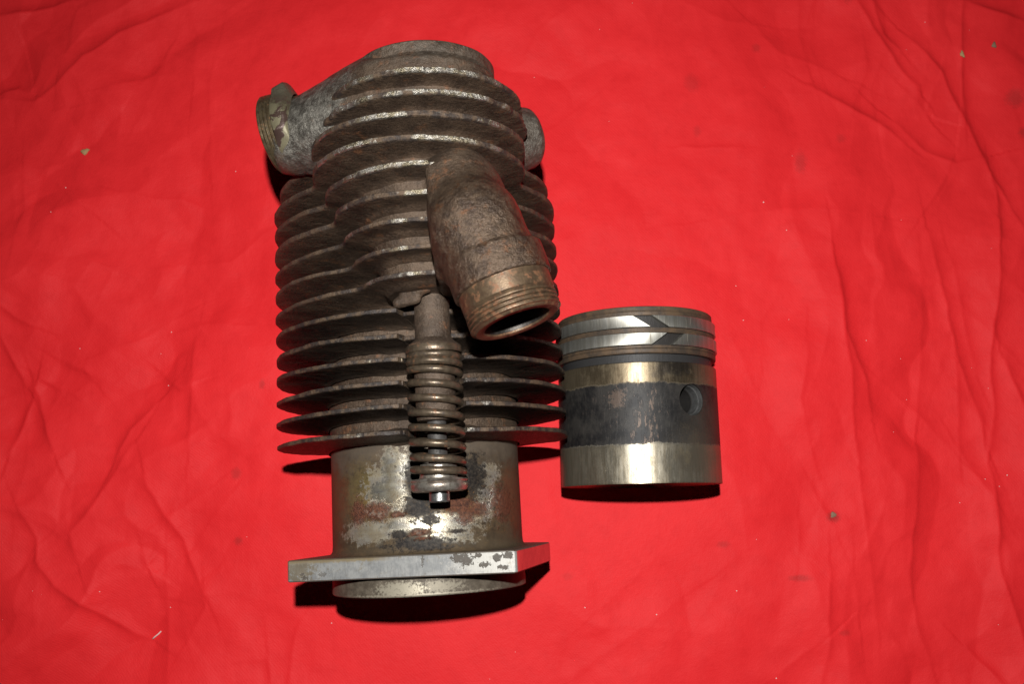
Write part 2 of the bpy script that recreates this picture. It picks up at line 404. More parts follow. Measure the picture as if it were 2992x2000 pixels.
def piston_mat():
    """piston space: axis along y from the open end (0) to the crown (86), z up"""
    m = Mat('piston_alloy')
    n = m.noise(.12, 6, .7); nf = m.noise(.7, 5, .7); br = m.noise(.9, 4, .7, m.vec((1.0, .06, 1.0))); sc_ = m.noise(.5, 5, .7, m.vec((1.2, .35, 1.2), (8, 1, 4)))
    yy = m.add(m.y, m.add(m.mul(m.math('SUBTRACT', nf, .5), 2.2), m.mul(m.math('SUBTRACT', n, .5), 4.0)))
    dark = m.mix(m.step(n, .35, .65), (.011, .0105, .011), (.034, .031, .028))
    dark = m.mix(m.step(sc_, .5, .75, 0, .5), dark, (.06, .052, .046))
    cop = m.mx(m.mul(m.blob((-9, 38, 40), (16, 11, 20), n, .8, .5), m.step(sc_, .60, .68)), m.mul(m.blob((-2, 24, 40), (7, 11, 20), n, .8, .4), m.step(sc_, .54, .62)),
               m.mul(m.blob((2.5, 36, 41), (2.2, 13, 20), nf, 1.2, .3), m.step(sc_, .52, .60)), m.mul(m.blob((-15, 41, 38), (3.5, 4, 20), nf, 1.6, .3), .8))
    dark = m.mix(m.mul(cop, .38), dark, (.25, .17, .125))
    brown = m.mx(m.mul(m.blob((25, 13, 33), (13, 13, 30), n, .8, .6), .85), m.mul(m.blob((30, 30, 30), (10, 22, 30), n, .9, .6), .4))
    steel = m.mix(m.step(br, .22, .8), (.36, .33, .265), (.22, .185, .13))
    steel = m.mix(m.step(nf, .55, .75, 0, .6), steel, (.20, .16, .09))
    brass = m.mix(m.step(br, .2, .85), (.25, .20, .13), (.13, .095, .06))
    brass = m.mix(m.mul(m.blob((13, 55, 37), (10, 5, 20), n, 1, .5), .85), brass, (.07, .06, .052))
    base = m.mix(m.step(yy, 47.4, 49.0), dark, brass)
    base = m.mix(m.step(yy, 19.4, 17.8), base, steel)
    base = m.mix(m.step(m.add(m.y, m.mul(nf, 2)), 2.2, .8, 0, .6), base, (.13, .105, .06))
    base = m.mix(m.mul(brown, m.step(m.y, 48, 30)), base, (.085, .07, .052))
    top = m.mix(m.step(n, .35, .65), (.115, .075, .045), (.055, .042, .032))
    top = m.mix(m.mx(m.mul(m.step(m.y, 66.2, 66.4), m.step(m.y, 72.7, 72.6)), m.mul(m.step(m.y, 75.0, 75.1), m.step(m.y, 81.4, 81.3))), top, (.03, .027, .025))
    base = m.mix(m.step(m.y, 57.6, 58.4), base, (.035, .034, .034))
    base = m.mix(m.step(m.y, 62.2, 62.6), base, top)
    isst = m.mx(m.step(yy, 18.9, 18.3), m.mul(m.step(yy, 48, 48.7), m.step(m.y, 58.4, 58)))
    stain_sides = m.mul(m.mx(m.step(m.noise(.16, 6, .7, m.vec((1, .7, 1), (6, 2, 9))), .50, .66), m.step(m.math('ABSOLUTE', m.add(m.x, 3)), 22, 38)), .62)  # mottled stain, and an even brown tone towards both sides of the bands
    base = m.mix(m.mul(stain_sides, isst), base, m.mix(nf, (.10, .08, .05), (.22, .18, .12)))
    met = m.mixf(isst, m.mixf(cop, .15, .3), m.mixf(stain_sides, .85, .55))
    met = m.mixf(brown, met, .4)
    rg = m.mixf(isst, .52, m.math('ADD', m.mixf(stain_sides, .32, .40), m.mul(m.step(m.noise(.35, 5, .7, m.vec((1, .25, 1), (5, 5, 1))), .42, .66), .14)))
    nb = m.bump(br, .05, .5); nb = m.bump(m.noise(.5, 5, .7, m.vec(offset=(3, 3, 3))), .10, .35, nb); nb = m.bump(m.mul(m.step(sc_, .5, .6), m.step(isst, .9, .1)), .06, .4, nb)
    return m.out(base, rg, met, nb, .3)
M_piston = piston_mat()

def cloth_mat():
    m = Mat('red_cotton_cloth')
    n = m.noise(.012, 5, .6); n2 = m.noise(.12, 5, .6); n3 = m.noise(1.4, 3, .6)
    base = m.mix(m.step(n, .3, .7), (.74, .020, .024), (.80, .025, .029))
    base = m.mix(m.step(n2, .4, .75, 0, .30), base, (.62, .014, .018))
    base = m.mix(m.step(n3, .45, .75, 0, .22), base, (.82, .034, .040))
    # a few oily smudges and dust streaks
    nS = m.noise(.55, 5, .75)
    def sm(x, y, rx, ry, k, col):
        nonlocal base
        base = m.mix(m.mul(m.blob((x, y, 0), (rx, ry, 60), nS, .55, .6), k), base, col)
    for x, y, rx, ry, k in ((220, -13, 3.2, 2.6, .55), (199, -46, 5, 1.6, .35), (158, -28, 3, 1.6, .25), (213, 195, 3, 6, .28), (247, 304, 2.6, 6, .4), (345, 236, 5, 5, .35), (350, 215, 3, 3, .35), (150, 245, 4, 5, .2),
                            (-110, -26, 2.2, 2, .35), (-100, 61, 1.5, 2.5, .3), (-113, 11, 2.5, 3, .3), (238, 210, 2.5, 2.5, .2), (190, 268, 2.5, 2.5, .25), (152, 214, 2, 3, .2), (222, -75, 3, 1.4, .25), (72, -45, 3, 2, .15)):
        sm(x, y, rx, ry, k, (.13, .022, .018))
    wv = m.N.new('ShaderNodeTexWave'); m.L.new(m.vec(), wv.inputs['Vector']); wv.bands_direction = 'DIAGONAL'
    wv.inputs['Scale'].default_value = .34; wv.inputs['Distortion'].default_value = .6; wv.inputs['Detail'].default_value = 1
    nb = m.bump(m.noise(.30, 5, .65), .55, .45); nb = m.bump(m.mul(wv.outputs['Fac'], m.noise(.25, 3, .6)), .12, .35, nb); nb = m.bump(n3, .2, .5, nb)
    return m.out(base, .56, 0, nb, .14)
M_cloth = cloth_mat()

def plain(name, c1, c2, rough=.8, freq=1.0):
    m = Mat(name); return m.out(m.mix(m.noise(freq, 4, .6), c1, c2), rough, 0, m.bump(m.noise(freq * 2), .2, .5))
M_crumb = plain('dry_crumb', (.30, .18, .07), (.50, .33, .16))
M_flake = plain('grey_flake', (.17, .095, .06), (.30, .19, .12))
M_lint = plain('pale_lint', (.70, .40, .38), (.80, .58, .55))
# ------------------------------------------------------------------ red cloth
CREASES=[(((-266,235),(-246,233),(-230,245),(-217,262),(-196,279),(-153,299)),2,9,2.5),(((-246,233),(-235,227),(-227,229)),1.2,6,1),(((-271,287),(-251,292),(-227,299)),2.5,9,2),(((-267,239),(-258,242),(-250,239)),2,6,1),(((-137,266),(-140,243),(-138,192)),0.6,8,1.2),(((-249,195),(-229,183),(-209,166)),1.5,9,1.5),(((-156,299),(-150,273),(-151,249)),0.8,12,1.2),(((-203,243),(-175,251),(-171,260)),0.8,8,0.8),(((-249,188),(-247,172),(-249,147)),1.0,6,0.8),(((-189,177),(-172,172),(-154,172),(-132,162)),0.8,8,0.9),(((-254,108),(-243,101),(-232,96)),1.8,5,1),(((-252,91),(-243,74),(-236,62)),2,5,1.2),(((-231,61),(-234,45),(-239,23)),2,6,-1.8),(((-231,61),(-224,43),(-216,23)),1.6,6,1.8),(((-229,67),(-215,59)),1.2,4,0.6),(((-210,74),(-203,71),(-198,65)),1.2,5,0.7),(((-159,68),(-148,59),(-141,61)),1.2,5,0.8),(((-163,51),(-175,37),(-182,18)),1.6,6,1.4),(((-141,61),(-141,45),(-141,25)),0.8,7,1.1),(((-156,91),(-134,96),(-121,96)),0.6,6,0.6),(((-203,135),(-190,129)),1,5,0.5),(((-218,77),(-205,70)),0.8,5,0.5),(((-189,82),(-169,90),(-156,98)),0.7,8,0.7),(((-139,95),(-140,75),(-141,61)),0.5,8,0.7),(((-229,-11),(-220,-25),(-219,-37),(-207,-51),(-186,-64),(-167,-75),(-157,-80)),2.8,6,2.2),(((-173,27),(-185,3),(-198,-17),(-202,-23),(-196,-37)),1.5,8,1.6),(((-164,8),(-162,2),(-153,-11),(-140,-27),(-126,-56)),1.5,6,1.6),(((-148,-46),(-146,-72),(-144,-101)),0.8,8,1.8),(((-72,-66),(-76,-76),(-79,-101)),0.8,7,1.6),(((-90,-88),(-88,-101)),1,5,0.6),(((-126,-56),(-125,-63),(-133,-77)),0.8,6,0.9),(((-151,-15),(-141,-8),(-131,0)),0.7,7,0.7),(((-161,-33),(-158,-40),(-151,-31)),1,5,0.6),(((-237,-68),(-227,-64),(-216,-63)),0.8,8,1),(((252,299),(262,279),(273,257),(285,241)),3,6,1.5),(((261,299),(268,275),(276,265)),1.5,5,-1),(((282,274),(301,251),(316,219),(328,189),(341,153)),3.2,7,2.4),(((317,299),(314,269),(315,226)),1.2,5,2.2),(((218,299),(217,274),(221,259)),0.8,9,1.4),(((190,282),(204,266),(223,257),(236,251)),1,10,1.2),(((222,243),(235,234),(262,220),(275,210)),1.8,6,1.4),(((271,221),(288,205),(308,194),(323,198)),2,9,1.4),(((354,284),(337,290),(319,297)),3,7,2),(((302,191),(293,178),(284,165)),1.2,6,0.8),(((142,204),(161,204),(178,203)),0.5,3,0.3),(((163,159),(204,166),(249,162)),0.7,12,1),(((155,295),(173,286),(187,284)),0.7,10,1),(((328,189),(329,167),(326,147)),1.6,5,1.2),(((283,235),(290,227),(296,243)),0.8,8,0.8),(((227,157),(229,129),(232,93),(235,70),(235,40),(236,17)),1.3,6,1.3),(((230,129),(233,93),(244,61),(246,42)),1.8,5,0.9),(((279,134),(275,75),(268,17)),0.5,7,0.9),(((286,152),(290,120),(298,75),(309,25)),1.6,7,1.4),(((327,157),(321,113),(314,49),(310,25)),2,5,1.2),(((324,75),(328,58),(331,45)),2.2,6,1.8),(((296,77),(295,49),(294,23)),0.8,5,0.6),(((209,84),(205,53),(210,30)),0.8,7,0.7),(((253,63),(272,45),(291,23)),0.8,8,0.9),(((297,138),(302,102),(308,67)),0.9,8,-0.8),(((253,153),(253,138),(256,130)),0.6,5,0.4),(((236,27),(237,-11),(240,-40),(240,-72)),0.6,6,1),(((270,27),(262,-38),(262,-71),(268,-91)),1,6,1.6),(((308,23),(309,-7),(311,-44),(318,-90)),1.3,6,2.4),(((215,-40),(212,-72),(213,-80),(207,-101)),1,6,1.4),(((209,6),(215,-8),(220,-20)),0.8,6,0.6),(((201,-15),(198,-33)),0.6,6,0.5),(((288,-83),(298,-94),(304,-101)),2,6,1.4),(((209,-80),(196,-90),(182,-99)),0.8,10,1),(((240,-72),(249,-83),(268,-91)),0.7,10,0.9),(((230,-46),(230,-64),(223,-56)),0.6,8,0.8),(((293,27),(303,6),(307,-1)),1,7,0.8),(((-6,-71),(-17,-83),(-30,-96)),0.8,7,0.9),(((137,-20),(107,-48),(90,-64)),0.5,10,0.7),(((136,-56),(98,-84),(73,-101)),0.5,12,0.8),(((60,-28),(74,-37),(84,-48)),0.5,10,0.6)]

def axis_coords(lo, hi, a, b, fine, coarse):
    return np.concatenate([np.arange(lo, a, coarse), np.arange(a, b, fine), np.arange(b, hi + coarse, coarse)])

def build_cloth():
    X = axis_coords(-650, 740, -285, 370, .85, 9.0); Y = axis_coords(-520, 720, -120, 318, .85, 9.0)
    gx, gy = np.meshgrid(X, Y)
    wx = gx + 5 * vnoise(gx / 40, gy / 40, 3) + 1.6 * vnoise(gx / 11, gy / 11, 4); wy = gy + 5 * vnoise(gx / 40, gy / 40, 5) + 1.6 * vnoise(gx / 11, gy / 11, 6)
    h = np.zeros_like(gx)
    # crumple: flat facets meeting in soft ridges
    def facets(px, py, cell, seed):
        u = px / cell; v = py / cell * 1.1547
        u = u - .5 * v
        iu = np.floor(u); iv = np.floor(v); fu = u - iu; fv = v - iv
        def q(a, b): return vnoise(a * 1.0, b * 1.0, seed)
        h00, h10, h01, h11 = q(iu, iv), q(iu + 1, iv), q(iu, iv + 1), q(iu + 1, iv + 1)
        lo = h00 + (h10 - h00) * fu + (h01 - h00) * fv
        hi = h11 + (h01 - h11) * (1 - fu) + (h10 - h11) * (1 - fv)
        return np.where(fu + fv < 1, lo, hi)
    bx_ = gx + 14 * vnoise(gx / 55, gy / 55, 31) + 5 * vnoise(gx / 18, gy / 18, 33); by_ = gy + 14 * vnoise(gx / 55, gy / 55, 32) + 5 * vnoise(gx / 18, gy / 18, 34)
    rot = lambda a: (bx_ * np.cos(a) + by_ * np.sin(a), -bx_ * np.sin(a) + by_ * np.cos(a))
    lx_, ly_ = rot(-.5)
    left = facets(lx_, ly_ / 1.6, 46, 81) * 6.6 + facets(*rot(.4), 24, 82) * 1.7
    right = facets(bx_, by_ / 3.2, 34, 83) * 5.4 + facets(rot(.25)[0], rot(.25)[1] / 2.2, 20, 84) * 1.4
    mid = facets(*rot(.9), 60, 85) * 3.4
    wl = smooth(-gx, 55, 190); wr = smooth(gx, 150, 260)
    h += left * wl + right * wr + mid * (1 - np.maximum(wl, wr))
    for k in range(16):
        a = rng.uniform(0, np.pi); p = rng.uniform(90, 260); ph = rng.uniform(0, p)
        s = (wx * np.cos(a) + wy * np.sin(a) + ph) / p
        t = np.abs(s - np.floor(s) - .5) * 2
        h += p * .0030 * (t - .5) * (0.6 + .6 * vnoise(gx / 120 + k, gy / 120, 20 + k))
    h += 2.4 * vnoise(gx / 70, gy / 70, 11) + .9 * vnoise(gx / 26, gy / 26, 12) + .26 * vnoise(gx / 9, gy / 9, 13)
    # the creases one can see
    extra = []
    for k in range(70):
        x, y = rng.uniform(-275, 360), rng.uniform(-110, 310)
        if -95 < x < 165 and -70 < y < 200: continue
        a = rng.normal(1.57, .5) if x > 150 else rng.uniform(0, np.pi)
        l = rng.uniform(10, 34); b = a + rng.uniform(-.6, .6)
        p1 = (x + l * np.cos(a), y + l * np.sin(a)); extra.append((((x, y), p1, (p1[0] + l * np.cos(b), p1[1] + l * np.sin(b))), rng.uniform(.2, .6), rng.uniform(4, 8), .2))
    for pts, A, w, S in CREASES + extra:
        P = np.array(pts, float)
        x0, y0 = P.min(0) - 6 * w - 10; x1, y1 = P.max(0) + 6 * w + 10
        ix = np.where((X > x0) & (X < x1))[0]; iy = np.where((Y > y0) & (Y < y1))[0]
        if not len(ix) or not len(iy): continue
        sl = np.s_[iy[0]:iy[-1] + 1, ix[0]:ix[-1] + 1]
        qx = gx[sl] + .35 * (wx[sl] - gx[sl]); qy = gy[sl] + .35 * (wy[sl] - gy[sl])
        best = np.full(qx.shape, 1e9); sd = np.zeros(qx.shape); par = np.zeros(qx.shape)
        L = np.concatenate([[0], np.cumsum(np.linalg.norm(np.diff(P, axis=0), axis=1))])
        for i in range(len(P) - 1):
            d = P[i + 1] - P[i]; l2 = d @ d
            t = np.clip(((qx - P[i, 0]) * d[0] + (qy - P[i, 1]) * d[1]) / l2, 0, 1)
            ex = qx - P[i, 0] - t * d[0]; ey = qy - P[i, 1] - t * d[1]
            dd = np.hypot(ex, ey); m_ = dd < best
            best = np.where(m_, dd, best); sd = np.where(m_, np.sign(d[0] * ey - d[1] * ex) * dd, sd)
            par = np.where(m_, (L[i] + t * math.sqrt(l2)) / L[-1], par)
        taper = np.sqrt(np.clip(np.sin(np.pi * (.06 + .88 * par)), 0, 1))
        # a fold: crisp ridge, its far side (seen from the middle of the cloth) falling away and slowly coming back
        dr = P[-1] - P[0]; mid_ = P.mean(0) - np.array([45, 60.])
        sg = 1.0 if (dr[0] * mid_[1] - dr[1] * mid_[0]) > 0 else -1.0
        s_ = sd * sg; D = min(A * 1.7 + .5 * abs(S), .62 * w)
        far = -D * (1 - np.exp(-np.clip(s_, 0, None) / (.75 * w))) * np.exp(-np.clip(s_, 0, None) / (3.0 * w))
        near = -.5 * D * (1 - np.exp(np.clip(s_, None, 0) / (1.6 * w))) * np.exp(np.clip(s_, None, 0) / (4.0 * w))
        h[sl] += taper * np.where(s_ > 0, far, near) * np.exp(-(best / (5.2 * w)) ** 4)
    # pressed flat under the heavy parts
    def seg_d(ax, ay, bx, by):
        t = np.clip(((gx - ax) * (bx - ax) + (gy - ay) * (by - ay)) / ((bx - ax) ** 2 + (by - ay) ** 2), 0, 1)
        return np.hypot(gx - ax - t * (bx - ax), gy - ay - t * (by - ay))
    f = smooth(np.minimum(seg_d(0, -45, -8, 150) - 38, seg_d(108, 2, 106, 90) - 20), 0, 55)
    h = h - np.percentile(h[(np.abs(gx - 41) < 300) & (np.abs(gy - 80) < 200)], 50)
    h = np.minimum(h, 14) * f - .35 * f
    n, k = gx.shape
    V = np.stack([gx, gy, h], -1).reshape(-1, 3)
    idx = np.arange(n * k).reshape(n, k)
    F = np.stack([idx[:-1, :-1], idx[:-1, 1:], idx[1:, 1:], idx[1:, :-1]], -1).reshape(-1, 4)
    o = mesh_obj('cloth', V, F, M_cloth)
    tag(o, 'crumpled red cotton cloth spread under the metal parts', None, 'structure')
    return X, Y, h
CX, CY, CH = build_cloth()
def cloth_z(x, y):
    return float(CH[min(np.searchsorted(CY, y), len(CY) - 1), min(np.searchsorted(CX, x), len(CX) - 1)])

# ------------------------------------------------------------------ engine cylinder (axis along local y, z from the axis)
ROT = .0539
eng = empty('engine_cylinder', (0, 0, 0), ROT)
tag(eng, 'rusty finned engine cylinder lying on its side with valve spring and threaded ports', 'engine cylinder')
def part(name, V, F, mat, parent=None, **kw):
    o = mesh_obj(name, V, F, mat, parent or eng, **kw)
    if parent is None: o.location = (0, 0, .07)
    return o

VX, VZ = 10.8, 62.0          # valve axis
FY = [22.9 + 10.26 * i for i in range(15)]
EXE = np.array([46.5, 57.7, 112.0]); EXA = np.array([-.28, .957, -.075]); EXA /= np.linalg.norm(EXA)
INE = np.array([-60.3, 163.3, 52.0]); IND = np.array([.975, .155, .155]); IND /= np.linalg.norm(IND)

def smin(a, b, k):
    h = np.clip(.5 + .5 * (b - a) / k, 0, 1)
    return b * (1 - h) + a * h - k * h * (1 - h)

def sd_cone(P, a, b, ra, rb):
    a = np.array(a, np.float32); b = np.array(b, np.float32); d = b - a; l2 = float(d @ d)
    t = np.clip(((P[0] - a[0]) * d[0] + (P[1] - a[1]) * d[1] + (P[2] - a[2]) * d[2]) / l2, 0, 1)
    return np.sqrt((P[0] - a[0] - t * d[0]) ** 2 + (P[1] - a[1] - t * d[1]) ** 2 + (P[2] - a[2] - t * d[2]) ** 2) - (ra + (rb - ra) * t)

def sd_cyl(P, a, b, ra, rb=None, rnd=1.5):
    rb = ra if rb is None else rb
    a = np.array(a, np.float32); b = np.array(b, np.float32); d = b - a; L = float(np.linalg.norm(d)); d = d / L
    q = [P[i] - a[i] for i in range(3)]
    t = q[0] * d[0] + q[1] * d[1] + q[2] * d[2]
    r = np.sqrt(np.maximum(q[0] ** 2 + q[1] ** 2 + q[2] ** 2 - t * t, 0))
    u = r - (ra + (rb - ra) * np.clip(t / L, 0, 1)) + rnd; v = np.abs(t - L / 2) - L / 2 + rnd
    return np.minimum(np.maximum(u, v), 0) + np.sqrt(np.maximum(u, 0) ** 2 + np.maximum(v, 0) ** 2) - rnd

def build_body():
    import openvdb as vdb
    h = .85
    x0, y0, z0 = -56, 16, -50
    nx, ny, nz = int(128 / h), int(178 / h), int(190 / h)
    gx = (x0 + h * np.arange(nx, dtype=np.float32))[:, None, None]; gy = (y0 + h * np.arange(ny, dtype=np.float32))[None, :, None]; gz = (z0 + h * np.arange(nz, dtype=np.float32))[None, None, :]
    P = (gx, gy, gz)
    d = sd_cyl(P, (0, 19, 0), (0, 160, 0), 45.6, rnd=6)                                   # barrel
    chest = sd_cyl(P, (11, 118, 62), (11, 179, 62), 31.5, 33.5, rnd=2.5)                  # valve chest
    lobe = sd_cone(P, (11, 126, 62), (9.5, 90, 61), 31.5, 20.5)
    lobe = np.maximum(lobe, 82.5 - gy + 0 * lobe)
    chest = smin(chest, lobe, 4)
    d = smin(d, sd_cone(P, (9, 150, 20), (10, 150, 50), 36, 30), 5)                        # web to the barrel head
    d = smin(d, chest, 5)
    d = smin(d, sd_cone(P, (-48, 160.5, 54), (-6, 166, 61), 16.8, 28.5), 9)   # inlet neck
    d = smin(d, sd_cyl(P, (18, 154, 44), (61.5, 165.5, 30), 22, 14, rnd=4), 5)               # boss on the right
    e0 = EXE + EXA * 10; e1 = EXE + EXA * 42 + np.array([-2.4, 0, 0])
    pipe = sd_cone(P, e0, e1, 19.2, 17.4)
    pipe = np.maximum(pipe, sd_cyl(P, EXE + EXA * 16.5, EXE + EXA * 97, 60, rnd=.3))
    pipe = smin(pipe, sd_cone(P, e1, (27.5, 107, 92), 17.2, 17.5), 4)
    pipe = smin(pipe, sd_cone(P, (27.5, 107, 92), (20, 111, 68), 17.5, 20), 5)
    pipe = smin(pipe, sd_cyl(P, EXE + EXA * 15.2, EXE + EXA * 27.8, 19.5, rnd=.4), .4)    # cast sleeve
    web = np.maximum(np.maximum(np.abs(gx - 22) - 7.0, np.abs(gy - 101) - 21), np.abs(gz - 78) - 24) + 0 * pipe
    fill = sd_cone(P, (26, 119.5, 92), (28.5, 94, 103), 16.5, 15.5)
    port = smin(smin(pipe, fill, 8), web, 7)
    port = -smin(-port, gx - 14.2 + .05 * (gy - 100) + .5 * vnoise(gy / 7, gz / 7, 47), 2.5)   # mould seam
    d = smin(d, port, 3.0)
    d = smin(d, sd_cone(P, (0, 80.5, 70), (10, 82.5, 74), 2.6, 2.2), 1.5)                    # broken ledge above the guide
    d = smin(d, sd_cone(P, (-3, 77.5, 70), (5, 78.5, 72), 2.6, 2.2), 1.0)
    d = np.maximum(d, -sd_cyl(P, EXE - EXA * 5, EXE + EXA * 26, 12.9, rnd=.3))            # exhaust bore
    d = np.maximum(d, -sd_cyl(P, (11, 168, 62), (11, 200, 62), 26.5, rnd=.3))             # chest opening
    d = np.maximum(d, -sd_cyl(P, (0, 0, 0), (0, 140, 0), 40.5, rnd=.3))                   # cylinder bore
    # foundry unevenness
    d = d + .25 * vnoise(gx / 9 + gz / 14, gy / 9 + gz / 11, 41) + .10 * vnoise(gx / 3 + gz / 4, gy / 3, 42)
    g = vdb.FloatGrid(); g.copyFromArray(np.ascontiguousarray(np.clip(d, -5, 5).astype(np.float32)))
    v, q = g.convertToQuads(0.0)
    v = v * h + np.array([x0, y0, z0])
    part('casting_body', v, q[:, ::-1].astype(np.int64), M_body)
build_body()

def fin(i, y):
    """one cooling fin: a tapered plate whose outline is the barrel circle merged with the valve-chest lobe"""
    nphi = 540
    c = np.array([5.0, 30.0]) if i < 13 else np.array([11.0, 62.0])
    phi = np.linspace(0, 2 * np.pi, nphi, endpoint=False)
    t = np.arange(4, 128, .3)
    px = c[0] + np.outer(np.sin(phi), t); pz = c[1] + np.outer(np.cos(phi), t)
    LR = {6: 29.5, 7: 33, 8: 37, 9: 41, 10: 44.5, 11: 47, 12: 47.5, 13: 45.5, 14: 43.5}
    CXc = {11: 7.8, 12: 8.2, 13: 11, 14: 11.5}
    f = np.hypot(px, pz) - (70 if i < 12 else 67.5)
    if i in LR:
        lb = np.hypot(px - CXc.get(i, VX), pz - VZ) - LR[i]
        if i < 11: lb = np.maximum(lb, px - (26 - 1.5 * (10 - i)))
        f = smin(f, lb, 5.0) if i < 13 else lb
    if i <= 3:
        f = np.maximum(f, -np.maximum(np.abs(px - 11.2) - 15.0, 67.0 - pz)); f = np.maximum(f, -np.maximum(np.abs(px - 10.8) - 12.9, 47.5 - pz))
    elif i <= 5:
        f = np.maximum(f, -np.maximum(np.abs(px - 10.8) - 14.5, 66 - .35 * np.abs(px - 10.8) - pz))
    ins = f < 0
    last = ins.shape[1] - 1 - np.argmax(ins[:, ::-1], 1)
    r0 = t[last]; f0 = f[np.arange(nphi), last]; f1 = f[np.arange(nphi), np.minimum(last + 1, len(t) - 1)]
    r = r0 + .3 * f0 / (f0 - f1 + 1e-9)
    sx = np.sin(phi); cz = np.cos(phi)
    r = r + .35 * vnoise(phi * 7 + i * 3.1, np.full(nphi, i * 1.7), 50) + .07 * vnoise(phi * 24, np.full(nphi, i * 2.3), 51)
    x_rim = c[0] + sx * r
    if i >= 8: r = r - .55 * smooth(x_rim, 14.6, 15.3) * (cz > 0)                           # mould parting step
    if i == 10: r = r - 1.3 * smooth(x_rim, 15.2, 15.8) * smooth(-x_rim, -21.5, -20.5) * (cz > 0)
    nk = vnoise(phi * 11 + i * 4.4, np.full(nphi, i * 3.3), 56); r = r - .9 * np.maximum(0, nk - .62) * (cz > -.2)
    if i in (13, 14): r = r - 1.0 * np.maximum(0, vnoise(phi * 9, np.full(nphi, i * 1.0), 55) - .45)
    ds = np.array([0, .45, 1.1, 2.5, 5, 8, 10.5, 12.5, 14, 15.5, 17.5, 19.5, 21.5, 23, 24.2, 25.2, 27])
    hs = np.array([.72, .98, 1.05] + [1.05 + .042 * q for q in ds[3:]])
    if i >= 9: hs = hs * 1.22
    core_r = {6: 19, 7: 22, 8: 25, 9: 28, 10: 31}.get(i, 31.5)
    top, bot, wear = [], [], []
    for d, hh in zip(ds, hs):
        rr = np.maximum(r - d, 9)
        x = c[0] + sx * rr; z = c[1] + cz * rr
        g = np.hypot(x, z) - 45.6
        if i >= 6: g = np.minimum(g, np.hypot(x - 11, z - 62) - core_r)
        hf = hh + 1.9 * np.exp(-np.maximum(g, 0) / 1.3) * (d > 2)
        warp = .7 * vnoise(x / 38 + i * 5.3, z / 38, 60) + .12 * vnoise(x / 8 + i * 2.1, z / 8, 61)
        rg = .10 * vnoise(x / 2.4 + i, z / 2.4, 62)
        top.append(np.stack([x, y + hf + warp + rg, z], -1)); bot.append(np.stack([x, y - hf + warp - rg, z], -1))
        rim = 1.0 if d < .5 else (.35 if d < 1.2 else 0.0)
        zf = smooth(z, 50, 108) if i >= 6 else smooth(z, 30, 78) * .62
        patch = .5 + .5 * vnoise(phi * 5 + i * 9.7, np.full(nphi, i * .9), 70)
        wear.append(rim * (.12 + .88 * zf * (.35 + .65 * patch)))
    V = np.concatenate(top + bot); W = np.concatenate(wear + wear)
    R = len(ds); F = []
    idx = np.arange(nphi); nxt = (idx + 1) % nphi
    for k in range(R - 1):
        a = k * nphi; b = (k + 1) * nphi
        F.append(np.stack([a + idx, a + nxt, b + nxt, b + idx], -1)[:, ::-1])
        a += R * nphi; b += R * nphi
        F.append(np.stack([a + idx, a + nxt, b + nxt, b + idx], -1))
    F.append(np.stack([idx, nxt, R * nphi + nxt, R * nphi + idx], -1))
    F.append(np.stack([(R - 1) * nphi + idx, (R - 1) * nphi + nxt, (2 * R - 1) * nphi + nxt, (2 * R - 1) * nphi + idx], -1)[:, ::-1])
    part('cooling_fin', V, np.concatenate(F), M_fin if i > 5 else M_fin_shaded, attrs={'wear': W}, sharp=50)
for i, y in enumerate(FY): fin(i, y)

Yax = (0, 1, 0)
# spigot below the fins, flange, lower collar
V, F = lathe([(24, 46.2), (22.0, 46.0), (21.0, 45.3), (19, 45.1)] + [(s, 45.1) for s in np.linspace(16, -24, 14)] + [(-26.5, 45.3), (-27.6, 45.9), (-28.3, 47.2), (-28.6, 48), (-28.6, 40), (24, 40)], (0, 0, 0), Yax, 200, closed=True)
part('spigot', V, F[:, ::-1], M_spigot, sharp=40)
V, F = lathe([(-37.6, 44.2), (-38.6, 44.2), (-39.0, 45.4), (-45.7, 45.6), (-46.2, 45.2), (-46.2, 40), (-37.6, 40)], (0, 0, 0), Yax, 200, closed=True)
part('spigot_collar', V, F[:, ::-1], M_lower, sharp=40)

def flange():
    # outline in the flange's own turned frame (a across, b towards the viewer)
    pts = [(-49.2, 49), (52.2, 49), (53, 48.2), (53, -33), (36, -50), (-34, -50), (-50, -34), (-50, 48.2)]
    ca, sa = math.cos(.2095), math.sin(.2095)
    n = len(pts); V = []; F = []
    P = np.array(pts); ctr = P.mean(0)
    for y, off in ((-28.4 - .5, 0), (-28.4, .5), (-28.4, None), (-37.8, None), (-37.8, .5), (-37.8 + .5, 0)):
        for a, b in pts:
            if off is None:
                q = np.array([a, b]); q = q / np.linalg.norm(q) * 42
            else:
                q = np.array([a - np.sign(a) * off, b - np.sign(b) * off])
            V.append((q[0] * ca - q[1] * sa, y, q[0] * sa + q[1] * ca))
    for k in range(6):
        k2 = (k + 1) % 6
        for i in range(n):
            j = (i + 1) % n
            F.append((k * n + i, k * n + j, k2 * n + j, k2 * n + i))
    o = part('base_flange', V, F, M_flange, smooth_shade=False)
flange()

def thread_profile(s0, s1, R, pitch=1.55, depth=.75):
    p = []
    s = s0
    while s + pitch <= s1 + 1e-6:
        p += [(s + .1 * pitch, R - depth), (s + .36 * pitch, R), (s + .66 * pitch, R), (s + .92 * pitch, R - depth)]
        s += pitch
    return p

